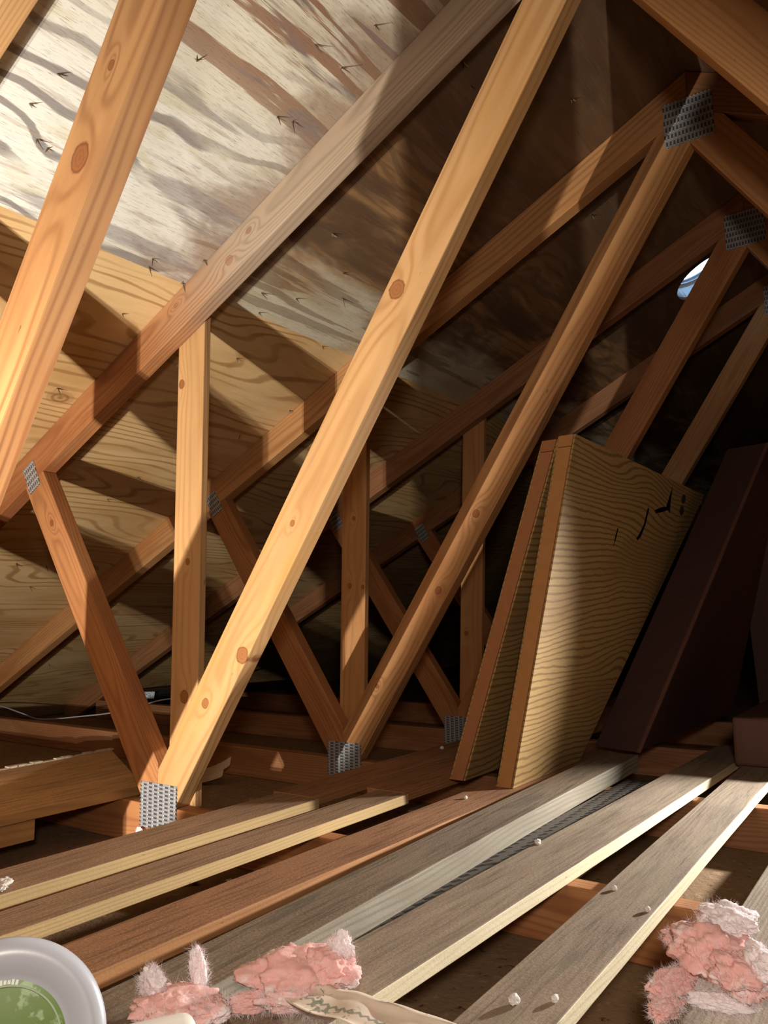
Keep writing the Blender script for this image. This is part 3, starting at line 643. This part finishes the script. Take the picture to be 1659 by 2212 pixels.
# ------------------------------------------------------------------ tub, bottle, patterned scrap
M_WHITE = plain('white_plastic', (0.47, 0.48, 0.52), 0.32, 0.45, 0, 0.02, 8); M_CREAM = plain('cream_plastic', (0.80, 0.74, 0.66), 0.4, 0.4, 0, 0.02, 8)
def label_mat():
    t = NT('green_label'); x, y, z = t.obj(); n = t.noise(t.xyz(x, y, z), 30, 3, 0.6)
    col = t.mix(n, (0.085, 0.155, 0.008), (0.14, 0.24, 0.018))
    pat = t.M('MULTIPLY', t.step(t.noise(t.xyz(x, y, z), 95, 3, 0.6), 0.5, 0.6), t.step(t.noise(t.xyz(x, y, 3.0), 16, 1, 0.5), 0.5, 0.58))
    col = t.mix(t.M('MULTIPLY', pat, 0.6), col, (0.40, 0.55, 0.30))
    return t.fin(col, 0.35, 0.4)
M_GREEN = label_mat()
tc = Vector((0.8165, -0.786, 0.0565)); ax = (CAM - tc); ax.z *= 0.75; ax.normalize()
tq = ax.to_track_quat('Z', 'Y').to_matrix().to_4x4(); tw = Matrix.Translation(tc) @ tq
tub = tag(empty('plastic_tub'), 'white round plastic tub with a green label, lower left corner', 'tub'); tub.matrix_basis = tw; bpy.context.view_layer.update()
def lathe(prof, n=96):
    bm = bmesh.new(); rows = []
    for r, zz in prof:
        rows.append([bm.verts.new((r * math.cos(2 * math.pi * i / n), r * math.sin(2 * math.pi * i / n), zz)) for i in range(n)])
    for a, b in zip(rows, rows[1:]):
        for i in range(n): bm.faces.new((a[i], a[(i + 1) % n], b[(i + 1) % n], b[i]))
    bm.faces.new(rows[0]); bm.faces.new(rows[-1][::-1])
    return bm
R0 = 0.0655
finish(lathe([(R0 - 0.010, -0.055), (R0 - 0.005, -0.02), (R0 - 0.001, -0.004), (R0, 0.0), (R0 - 0.001, 0.004), (R0 - 0.005, 0.0075), (R0 - 0.012, 0.008), (R0 - 0.018, 0.0055), (R0 - 0.022, 0.003), (R0 * 0.615, 0.001)]), 'tub_body', M_WHITE, tub, tw.copy(), smooth=True)
rg = R0 * 0.61
finish(lathe([(rg, 0.0012), (rg, 0.0018), (rg * 0.9, 0.0019)]), 'label_disc', M_GREEN, tub, tw.copy())
bm = bmesh.new(); ring_bm(bm, rg * 0.90, rg * 0.935, 0.0018, 0.0042, 96); finish(bm, 'raised_ring', plain('clear_ridge', (0.42, 0.52, 0.34), 0.15, 0.6), tub, tw.copy(), 0.0005)
bm = bmesh.new()
for i in range(11):
    a = math.radians(113 - i * 3.6)
    if i == 2: continue
    m = Matrix.Rotation(a, 4, 'Z') @ Matrix.Translation((rg * 0.97, 0, 0.0026))
    h = random.uniform(0.0022, 0.0034)
    for p in ([(-h / 2, -0.0009), (h / 2, -0.0009), (h / 2, 0.0009), (-h / 2, 0.0009)],):
        prism(bm, [m @ Vector((u, v, -0.0006)) for u, v in p], m.to_3x3() @ Vector((0, 0, 0.0008)))
finish(bm, 'label_print', plain('label_white', (0.72, 0.74, 0.66), 0.4, 0.4), tub, tw.copy())
# bottle end
bt = tag(empty('plastic_bottle', (0.80, -0.655, 0.0)), 'cream white rounded plastic bottle end right of the tub', 'bottle'); bpy.context.view_layer.update()
bm = bmesh.new(); bmesh.ops.create_cube(bm, size=1.0, matrix=Matrix.Diagonal((0.026, 0.07, 0.022, 1)))
o = finish(bm, 'bottle_body', M_CREAM, bt, Matrix.Translation((0.800, -0.652, 0.006)) @ Matrix.Rotation(math.radians(-30), 4, 'Z'), 0.011); o.modifiers[0].segments = 5
for p in o.data.polygons: p.use_smooth = True
# folded patterned paper scrap
def floral():
    t = NT('floral_paper'); x, y, z = t.obj()
    n = t.noise(t.xyz(x, y, z), 55, 3, 0.6); n2 = t.noise(t.xyz(x, y, 2.0), 90, 2, 0.5, 1.5)
    col = t.mix(n, (0.62, 0.50, 0.39), (0.74, 0.63, 0.51))
    leaf = t.M('MULTIPLY', t.step(n2, 0.56, 0.62), t.step(t.noise(t.xyz(x, y, 5.0), 24, 1, 0.5), 0.48, 0.56))
    col = t.mix(t.M('MULTIPLY', leaf, 0.8), col, (0.17, 0.20, 0.14))
    # stitched border: short chevrons along a line
    zz = t.M('PINGPONG', t.M('MULTIPLY', x, 1.0), 0.004)
    dl = t.M('ABSOLUTE', t.M('SUBTRACT', y, t.M('ADD', t.M('MULTIPLY', zz, 0.9), -0.004)))
    col = t.mix(t.M('MULTIPLY', t.step(dl, 0.0022, 0.0012), 0.75), col, (0.16, 0.19, 0.15))
    fl = t.step(t.noise(t.xyz(x, y, 8.0), 30, 2, 0.5), 0.6, 0.66)
    col = t.mix(t.M('MULTIPLY', fl, 0.5), col, (0.80, 0.55, 0.48))
    t.bump(n, 0.3, 0.001)
    return t.fin(col, 0.7, 0.2)
bm = bmesh.new(); nx, ny = 36, 14; g = []
for i in range(nx + 1):
    rowv = []
    for j in range(ny + 1):
        u = -0.055 + 0.17 * i / nx; w0 = min(1.0, 0.35 + 4.0 * i / nx) ; v = (-0.024 + 0.048 * j / ny) * w0
        h = 0.004 * mnoise.noise((u * 30, v * 40, 3)) + 0.010 * max(0, abs(v) / 0.024 - 0.6)
        rowv.append(bm.verts.new((u, v, h + 0.002)))
    g.append(rowv)
for i in range(nx):
    for j in range(ny): bm.faces.new((g[i][j], g[i + 1][j], g[i + 1][j + 1], g[i][j + 1]))
o = finish(bm, 'paper_scrap', floral(), None, Matrix.Translation((0.893, -0.531, 0.002)) @ Matrix.Rotation(math.radians(4), 4, 'Z') @ Matrix.Rotation(math.radians(2), 4, 'Y'), smooth=True)
sm = o.modifiers.new('thickness', 'SOLIDIFY'); sm.thickness = 0.0008
tag(o, 'crumpled paper scrap with a faded leaf and zigzag border pattern, bottom centre', 'paper')

# curled white paper on the floor between trusses
M_PAPER = plain('dusty_paper', (0.50, 0.38, 0.29), 0.8, 0.15, 0, 0.12, 60)
def curl(L, W, rise, mw, name, label):
    bm = bmesh.new(); g = []
    for i in range(15):
        t = i / 14; xx = t * L; zz = rise * t ** 2.4
        g.append([bm.verts.new((xx, (j / 8 - 0.5) * W, zz + 0.02 * (j / 8 - 0.3) ** 2 + 0.001)) for j in range(9)])
    for i in range(14):
        for j in range(8): bm.faces.new((g[i][j], g[i + 1][j], g[i + 1][j + 1], g[i][j + 1]))
    o = finish(bm, name, M_PAPER, None, mw, smooth=True); m = o.modifiers.new('thickness', 'SOLIDIFY'); m.thickness = 0.001
    return tag(o, label, 'paper')
FZ = CB - 0.0004
curl(0.14, 0.03, 0.024, Matrix.Translation((-0.455, 0.425, FZ + 0.001)) @ Matrix.Rotation(math.radians(34), 4, 'Z') @ Matrix.Rotation(0.25, 4, 'X'), 'paper_strip', 'lower curled white paper strip on the floor behind the knotty diagonal')
curl(0.15, 0.03, 0.05, Matrix.Translation((-0.475, 0.465, FZ + 0.009)) @ Matrix.Rotation(math.radians(34), 4, 'Z') @ Matrix.Rotation(0.5, 4, 'X'), 'paper_strip', 'upper white paper strip with an upturned end behind the knotty diagonal')

# thin white cable on the left
def tube(pts, r, n=8):
    bm = bmesh.new(); P = []
    for i in range(len(pts) - 1):
        p0, p1, p2_, p3 = (Vector(pts[max(0, i - 1)]), Vector(pts[i]), Vector(pts[i + 1]), Vector(pts[min(len(pts) - 1, i + 2)]))
        for s in range(8):
            t = s / 8; P.append(0.5 * ((2 * p1) + (p2_ - p0) * t + (2 * p0 - 5 * p1 + 4 * p2_ - p3) * t * t + (3 * p1 - p0 - 3 * p2_ + p3) * t ** 3))
    P.append(Vector(pts[-1])); rows = []
    for i, p in enumerate(P):
        d = (P[min(i + 1, len(P) - 1)] - P[max(i - 1, 0)]).normalized(); a = d.orthogonal().normalized(); b = d.cross(a)
        rows.append([bm.verts.new(p + (a * math.cos(k * 2 * math.pi / n) + b * math.sin(k * 2 * math.pi / n)) * r) for k in range(n)])
    for q, w in zip(rows, rows[1:]):
        for k in range(n): bm.faces.new((q[k], q[(k + 1) % n], w[(k + 1) % n], w[k]))
    bm.faces.new(rows[0]); bm.faces.new(rows[-1][::-1])
    return bm
tag(finish(tube([(-2.166, 0.75, -0.028), (-1.941, 0.75, -0.026), (-1.781, 0.75, -0.045), (-1.631, 0.75, -0.061), (-1.356, 0.75, -0.032), (-1.188, 0.75, -0.01), (-1.03, 0.75, 0.023), (-0.87, 0.75, 0.055), (-0.7, 0.76, 0.06)], 0.0026), 'cable', M_WHITE, smooth=True), 'thin white cable sagging across the joists at the far left', 'cable')
# black wrapped duct in the eave with a white tag
M_BLK = plain('black_plastic', (0.018, 0.02, 0.022), 0.3, 0.5, 0, 0.2, 20)
dz = tag(empty('black_duct', (-1.93, 1.5, CB)), 'black plastic duct in the low eave with a small white tag', 'duct'); bpy.context.view_layer.update()
finish(tube([(-1.90, 1.26, -0.071), (-1.93, 1.45, -0.071), (-1.93, 1.62, -0.071), (-1.90, 1.78, -0.071)], 0.052, 20), 'duct_body', M_BLK, dz, Matrix.Identity(4), smooth=True)
def tagmat():
    t = NT('printed_tag'); x, y, z = t.obj(); f = t.step(t.noise(t.xyz(x, y, z), 130, 1, 0.5), 0.52, 0.56)
    return t.fin(t.mix(t.M('MULTIPLY', f, 0.6), (0.82, 0.86, 0.92), (0.12, 0.16, 0.25)), 0.5, 0.3)
bm = bmesh.new(); boxm(bm, (-0.03, -0.017, 0), (0.03, 0.017, 0.001))
finish(bm, 'paper_tag', tagmat(), dz, Matrix(((0.84, -0.2, 0.50, -1.868), (0.54, 0.3, -0.78, 1.455), (0.0, 0.93, 0.36, -0.040), (0, 0, 0, 1))))

# work light standing out of frame on the left: head, stand and an added plate that cuts its beam on the right
wl = tag(empty('work_light', (0.27, -1.30, CB)), 'unseen black work light with an added beam-blocking plate left of the white tub', 'lamp'); bpy.context.view_layer.update()
wm = Matrix.Translation(wl.location); w0 = wl.location
bm = bmesh.new(); boxm(bm, Vector((0.17, -1.33, -0.02)) - w0, Vector((0.37, -1.26, 0.14)) - w0); finish(bm, 'lamp_head', M_BLK, wl, wm, 0.006)
bm = bmesh.new(); boxm(bm, Vector((0.15, -1.36, CB)) - w0, Vector((0.39, -1.22, CB + 0.015)) - w0); boxm(bm, Vector((0.26, -1.31, CB + 0.015)) - w0, Vector((0.28, -1.28, -0.02)) - w0); finish(bm, 'stand', M_BLK, wl, wm, 0.002)
nn = Vector((math.sin(aD), 0, -math.cos(aD))); dd_ = Vector((math.cos(aD), 0, math.sin(aD))); Lp = Vector((0.262, -1.19, 0.05)); nL = nn.dot(Lp)
BEAM = 0.034                                   # where the beam edge falls across the third truss diagonal
u_ = (nn * (BEAM - nL) + Vector((0, SP - Lp.y, 0))).normalized()
b0 = Lp + u_ * 0.25; wv = Vector((0.29, -0.02, 0.04))
bm = bmesh.new(); prism(bm, [b0 + dd_ * -0.085 - w0, b0 + dd_ * 0.42 - w0, b0 + dd_ * 0.42 + wv - w0, b0 + dd_ * -0.085 + wv - w0], (0, -0.003, 0)); finish(bm, 'beam_block_plate', M_BLK, wl, wm)  # unseen plate added to block the right side of the key beam

# ------------------------------------------------------------------ crumbs and debris
M_CRUMB = plain('white_plaster', (0.72, 0.68, 0.63), 0.85, 0.15, 0, 0.08, 90)
CR = [(0.79, 0.096, 'white plaster crumb on the rough plank right of the thick grey one', 0.008), (0.545, 0.303, 'plaster crumb on the narrow reddish plank near the leaning panels', 0.006), (1.016, -0.092, 'white crumb at the pale edge of the lower right plank, upper one', 0.006),
      (0.983, -0.386, 'larger round white crumb near the cut end of the lower right plank', 0.0085), (1.012, -0.361, 'small white crumb near the cut end of the lower right plank', 0.006), (0.210, 0.772, 'small white crumb on the dark plank near the third truss plate', 0.008), (0.958, -0.041, 'flat wood chip on the lower right plank', 0.006)]
for i, (x, y, lb, r) in enumerate(CR):
    bm = bmesh.new(); r *= 0.75; lobe(bm, (0, 0, r * 0.7), (r * 0.8, r, r * 0.75), i * 5.3, 0.22, 3); o = finish(bm, 'plaster_crumb', M_CRUMB, None, Matrix.Translation((x, y, TOP)))
    tag(o, lb, 'crumb', 'plaster crumbs on the planks')
for i, (x, y, lb) in enumerate(((0.259, -0.467, 'upper white torn scrap at the left edge on the leftmost plank'), (0.275, -0.482, 'lower white torn scrap at the left edge on the leftmost plank'))):
    bm = bmesh.new(); lobe(bm, (0, 0, 0.004), (0.012, 0.009, 0.004), i * 9.1, 0.7, 3); tag(finish(bm, 'paper_bit', M_CRUMB, None, Matrix.Translation((x, y, TOP))), lb, 'paper', 'torn white scraps')
M_CHIP = plain('grey_brown_chip', (0.24, 0.17, 0.115), 0.85, 0.1, 0, 0.3, 40)
rr = random.Random(3)
for i in range(26):
    x = rr.uniform(-0.45, 0.62); y = rr.uniform(-0.55, -0.04) if i < 18 else rr.uniform(0.07, 0.55)
    bm = bmesh.new(); s = rr.uniform(0.006, 0.02)
    pts = [(s * math.cos(a) * rr.uniform(0.6, 1.2), s * 0.7 * math.sin(a) * rr.uniform(0.6, 1.2), 0) for a in (0, 1.2, 2.4, 3.6, 4.9)]
    prism(bm, pts, (0, 0, rr.uniform(0.002, 0.006)))
    tag(finish(bm, 'debris_chip', M_CHIP if i % 4 else M_CRUMB, None, Matrix.Translation((x, y, FZ)) @ Matrix.Rotation(rr.uniform(0, 6), 4, 'Z') @ Matrix.Rotation(rr.uniform(0, 0.1), 4, 'X')), 'small chip of debris on the dusty floor under the planks', 'debris', 'debris chips on the floor')
